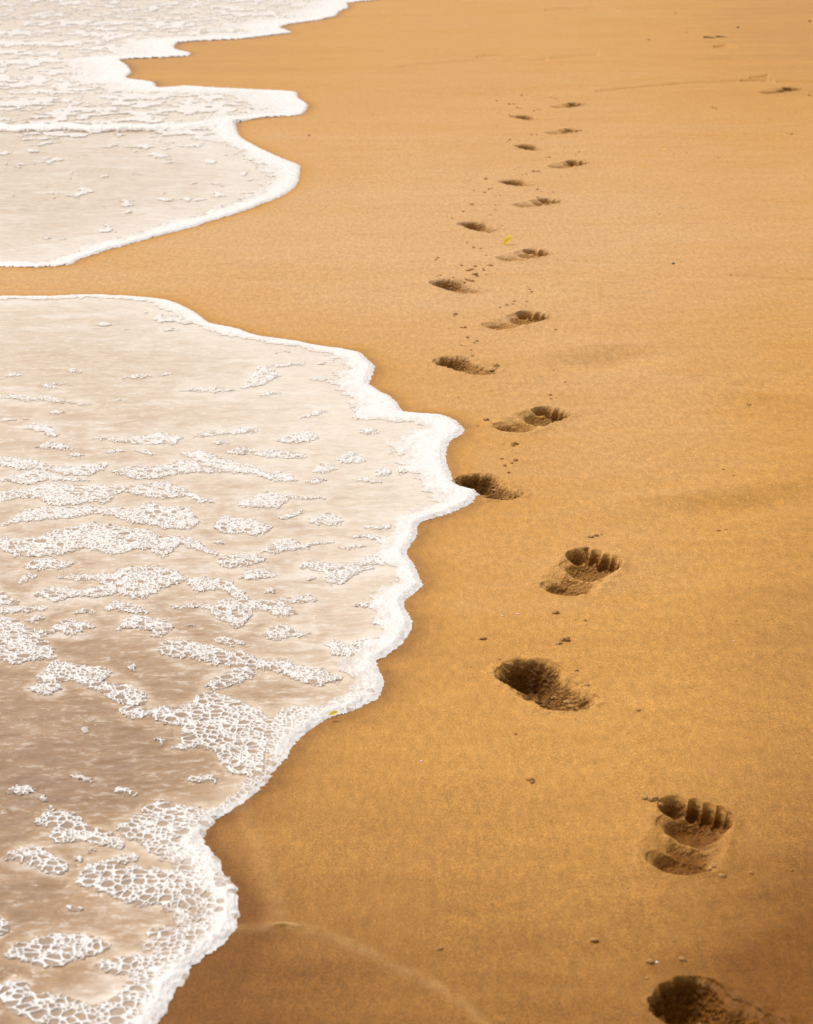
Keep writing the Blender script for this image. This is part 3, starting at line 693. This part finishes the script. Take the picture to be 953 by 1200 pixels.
# ------------------------------------------------------------------ clods, petals, twigs, pebbles
import bmesh
def lumpy(name, mat, r, seed, flat=.7, sub=2, amp=.35):
    bm = bmesh.new(); bmesh.ops.create_icosphere(bm, subdivisions=sub, radius=r)
    from mathutils import noise as mn
    for v in bm.verts:
        n = mn.noise(v.co/r*1.6 + Vector((seed*3.1, seed, 0))) + .5*mn.noise(v.co/r*4 + Vector((0, seed, 5)))
        v.co *= 1+amp*n
        v.co.z *= flat
    for f in bm.faces: f.smooth = True
    me = bpy.data.meshes.new(name); bm.to_mesh(me); bm.free(); me.materials.append(mat); return me
CL = [lumpy('sand_clod', M_CLOD, 1.0, i, .6, 3, .55) for i in range(5)]
clods = [(652,718,1.1),(663,750,1.3),(655,754,.8),(621,914,.9),(624,917,.6),(757,936,.8),(765,938,1.2),(773,941,.8),(834,1015,1.1),(846,1028,.9),(838,1013,.7),(880,1024,.5),
 (570,492,1.1),(576,495,.6),(560,499,.5),(604,520,1.2),(601,522,.8),(588,538,.6),(592,546,.8),(600,543,.6),(604,540,1.0),(596,554,.6),(611,505,.5),(686,645,.9),(699,630,.9),(692,632,.8),(705,628,.5),(645,462,.6),(646,466,.5),
 (652,465,.4),(537,465,.5),(581,429,1.3),(577,431,.8),(553,417,.7),(534,369,.9),(532,371,.5),(545,384,.8),(541,384,.5),(548,396,.8),(559,400,.7),(556,402,.5),(541,405,.5),(552,410,.4),(594,359,.7),(603,355,.6),(601,358,.5),(617,355,.5),(623,343,.7),(621,340,.6),(618,337,.4),(586,362,.5),(617,360,.4),
 (513,303,.7),(511,305,.5),(541,311,.6),(549,317,.9),(553,316,.8),(557,312,.8),(556,322,1.1),(559,324,.8),(550,329,.9),(567,317,.6),(573,311,.9),(577,311,.6),(566,315,.5),(570,322,.5),(516,323,.5),(531,326,.5),(546,328,.7),
 (555,290,.7),(563,291,.6),(570,299,.5),(547,284,.4),(553,240,.8),(543,248,.6),(529,256,.5),(581,246,.5),(575,252,.5),(580,240,.4),(573,222,.7),(568,226,.7),(577,221,.4),(555,224,.4),(542,220,.4),(580,229,.3),(586,229,.4),
 (625,201,.9),(630,201,.8),(634,202,.5),(612,205,.5),(617,204,.5),(603,199,.4),(609,197,.3),(644,184,.7),(640,184,.4),(679,178,.5),(675,181,.4),(630,222,.6),(634,224,.4),(648,225,.5),(643,226,.4),(630,231,.6),
 (598,164,.7),(595,166,.5),(623,158,.6),(629,158,.5),(619,157,.4),(641,156,.5),(645,157,.6),(635,163,.4),(608,165,.4),(582,148,.3),(582,118,.6),(597,122,.7),(602,122,.7),(606,126,.7),(610,127,.5),(615,117,.4),(626,130,.6),(630,128,.6),(633,129,.4),(646,115,.5),(651,116,.5),(654,118,.4),(668,141,.4),(617,112,.4),
 (889,93,.8),(884,94,.5),(893,95,.6),(898,94,.6),(948,112,.8),(953,113,.6),(835,126,.7),(839,127,.6),(928,157,.8),(923,156,.5),(902,140,.5),(777,100,.6),(805,38,.5),(792,15,.6),(790,181,.4),(842,185,.5),(843,216,.4),(773,251,.4),(805,180,.4),(649,433,.6),(651,387,.5),(662,447,.5),(516,1113,.6),(512,1114,.4),(848,551,.4),(860,559,.5),(878,474,.6),(876,473,.4),(297,1030,.3),(928,1020,.4),(800,1127,.6),(748,832,.6),(686,727,.5),(666,812,1.0),(687,803,1.1),(604,860,.4),(842,622,.6),(850,621,.4)]
R = random.Random(3)
RC = random.Random(11)
for f in FOOT:
    n_ = int(2+7*f['rough']) if f['side'] == 'L' else int(3*f['rough'])
    for _ in range(n_):
        uu = RC.gauss(.09, .075); vv = RC.gauss(0, .040)
        a_, b_ = unground(f['H'][0]+f['d'][0]*uu+f['d'][1]*vv, f['H'][1]+f['d'][1]*uu-f['d'][0]*vv)
        if not (a_ < 532 and 545 < b_ < 600): clods.append((a_, b_, RC.uniform(.35, 1.0)))
gl = 'small dark crumb of damp sand lying on the smooth beach near the footprints'
cl0 = None
for i, (a, b, r) in enumerate(clods):
    far = max(1.0, (700/(b-HOR))**.55)
    for k in range(1 if r < 1.05 else 2):
        jx, jy = (0, 0) if k == 0 else (R.uniform(-3.5, 3.5), R.uniform(-1.5, 1.5))
        x, y, z = sand_at(a+jx, b+jy); rad = .0056*r*far*(1 if k == 0 else R.uniform(.4, .7))
        o = bpy.data.objects.new('sand_clod', CL[i % 5]); COL.objects.link(o)
        o.location = (x, y, z+rad*.22); o.scale = (rad*R.uniform(.9, 1.5), rad*R.uniform(.9, 1.4), rad*R.uniform(.7, 1.1)); o.rotation_euler = (R.uniform(-.2, .2), R.uniform(-.2, .2), R.uniform(0, 6.3))
        tag(o, gl, 'sand clod', 'crumbs of sand scattered along the footprint trail')

def petal(name, mat, px_, py_, L, W, rot, tilt, label, cat, group=None, curl=.35):
    bm = bmesh.new(); n, m_ = 10, 6; rows = []
    for i in range(n+1):
        t = i/n; wdt = W*math.sin(math.pi*min(.96, t*.92+.05))**.8
        rows.append([bm.verts.new(((t-.5)*L, (j/m_-.5)*wdt, curl*W*((j/m_-.5)**2)*4*.6 + curl*L*.5*(t-.3)**2)) for j in range(m_+1)])
    for i in range(n):
        for j in range(m_): bm.faces.new((rows[i][j], rows[i+1][j], rows[i+1][j+1], rows[i][j+1])).smooth = True
    me = bpy.data.meshes.new(name); bm.to_mesh(me); bm.free(); me.materials.append(mat)
    o = bpy.data.objects.new(name, me); COL.objects.link(o)
    x, y, z = sand_at(px_, py_); o.location = (x, y, z+.002+L*.35*abs(math.sin(tilt))); o.rotation_euler = (math.radians(24), tilt, rot)
    return tag(o, label, cat, group)
petal('petal', M_PETAL, 595.5, 286, .043, .026, .35, -.75, 'bright yellow curled petal standing in the sand between the two rows of footprints', 'petal')
o = petal('petal', M_PETAL, 391, 843.5, .016, .009, .3, -.15, 'yellow petal caught at the rim of the white foam edge', 'petal'); o.location.z += .008
for k, (a, b) in enumerate([(738,137),(747,137),(731,143),(779,176),(743,197),(751,195),(765,185),(880,69),(449,14)]):
    petal('petal_fragment', M_PETAL, a, b, .016, .009, k*1.3, -.2, 'tiny yellow petal fragment on the far sand', 'petal', 'yellow petal fragments on the far sand')
for k, (a, b, r) in enumerate([(589,722,.7),(607,720,.8),(596,296,.6),(494,892,.6),(770,1131,.6),(560,560,.4),(838,305,.7),(760,292,.5),(906,368,.5),(860,750,.5)]):
    x, y, z = sand_at(a, b); rad = .0035*r*max(1, (700/(b-HOR))**.5)
    o = bpy.data.objects.new('shell_fragment', lumpy('shell_fragment', M_PALE, rad, k, .5, 2)); COL.objects.link(o)
    o.location = (x, y, z+rad*.2); o.rotation_euler = (0, 0, k)
    tag(o, 'tiny bleached shell fragment on the damp sand', 'shell', 'bleached shell fragments on the sand')
for a, b, r, lab in [(865,33,.011,'small dark round pebble right of the two twigs'),(949,25,.012,'small dark pebble near the right edge above the far sand'),(789,309,.006,'tiny dark pebble right of the yellow petal on bare sand')]:
    x, y, z = sand_at(a, b)
    o = bpy.data.objects.new('pebble', lumpy('pebble', M_STONE, r, a, .75, 3, .2)); COL.objects.link(o); o.location = (x, y, z+r*.35)
    tag(o, lab, 'pebble')
for a, b, r, lab in [(760,46.5,.011,'small reddish shell left of the twigs on the far sand'),(362,159,.007,'small reddish shell on the sand between the far foam tongue and lobe')]:
    x, y, z = sand_at(a, b)
    o = bpy.data.objects.new('shell', lumpy('shell', M_RED, r, a, .5, 3, .25)); COL.objects.link(o); o.location = (x, y, z+r*.2)
    tag(o, lab, 'shell')
def twig(pa, pb, r, seed, label):
    a = Vector(sand_at(*pa)); b = Vector(sand_at(*pb)); rn = random.Random(seed)
    bm = bmesh.new(); n = 9; rings = []
    dirv = (b-a).normalized(); up = Vector((0, 0, 1)); sd_ = dirv.cross(up)
    for i in range(n+1):
        t = i/n; c = a.lerp(b, t) - a + Vector((0, 0, r*.7+.004*math.sin(t*3+seed))) + sd_*.008*rn.uniform(-1, 1)
        rr = r*(1-.55*t)*rn.uniform(.85, 1.15)
        rings.append([bm.verts.new(c + sd_*rr*math.cos(k*math.pi/4) + up*rr*math.sin(k*math.pi/4)) for k in range(8)])
    for i in range(n):
        for k in range(8): bm.faces.new((rings[i][k], rings[i][(k+1) % 8], rings[i+1][(k+1) % 8], rings[i+1][k])).smooth = True
    bm.faces.new(rings[0][::-1]); bm.faces.new(rings[-1])
    me = bpy.data.meshes.new('twig'); bm.to_mesh(me); bm.free(); me.materials.append(M_TWIG)
    o = bpy.data.objects.new('twig', me); COL.objects.link(o); o.location = a
    tag(o, label, 'twig')
twig((825,44.6), (838,44.4), .006, 1, 'left one of two dark thin twigs lying end to end on the far sand')
twig((839,43.6), (853,43.0), .0055, 2, 'right one of two dark thin twigs lying end to end on the far sand')

# ------------------------------------------------------------------ camera, light, sky
sc = bpy.context.scene
cam = bpy.data.cameras.new('camera'); co_ = bpy.data.objects.new('camera', cam); COL.objects.link(co_)
co_.location = (0, 0, CH); co_.rotation_euler = (math.pi/2-TH, 0, 0)
cam.sensor_fit = 'HORIZONTAL'; cam.sensor_width = 36; cam.lens = 36*FOC/IW; cam.clip_start = .05; cam.clip_end = 5000
cam.dof.use_dof = True; cam.dof.focus_distance = 4.6; cam.dof.aperture_fstop = 13
sc.camera = co_
AZ, EL = math.radians(-38), math.radians(52)      # light comes from the far left
dirn = Vector((math.sin(AZ)*math.cos(EL), math.cos(AZ)*math.cos(EL), math.sin(EL)))
sun = bpy.data.lights.new('sun', 'SUN'); so = bpy.data.objects.new('sun', sun); COL.objects.link(so)
so.rotation_euler = dirn.to_track_quat('Z', 'Y').to_euler()
sun.energy = 2.75; sun.angle = math.radians(20); sun.color = (1, .965, .905)
wd = bpy.data.worlds.new('World'); sc.world = wd; wd.use_nodes = True
t = wd.node_tree; t.nodes.clear()
out = t.nodes.new('ShaderNodeOutputWorld'); bg = t.nodes.new('ShaderNodeBackground'); sky = t.nodes.new('ShaderNodeTexSky')
sky.sky_type = 'NISHITA'; sky.sun_disc = False; sky.sun_elevation = EL; sky.sun_rotation = AZ
sky.dust_density = 3.0; sky.air_density = 1.0
hs = t.nodes.new('ShaderNodeHueSaturation'); hs.inputs['Saturation'].default_value = .25; hs.inputs['Value'].default_value = 1.0
t.links.new(sky.outputs[0], hs.inputs['Color']); tint = t.nodes.new('ShaderNodeMix'); tint.data_type = 'RGBA'; tint.blend_type = 'MULTIPLY'; tint.inputs[0].default_value = 1; tint.inputs[7].default_value = (1.04, .985, .935, 1)
t.links.new(hs.outputs[0], tint.inputs[6]); t.links.new(tint.outputs[2], bg.inputs[0]); t.links.new(bg.outputs[0], out.inputs[0])
bg.inputs[1].default_value = .135
sc.view_settings.view_transform = 'Standard'; sc.view_settings.look = 'None'; sc.view_settings.exposure = 0
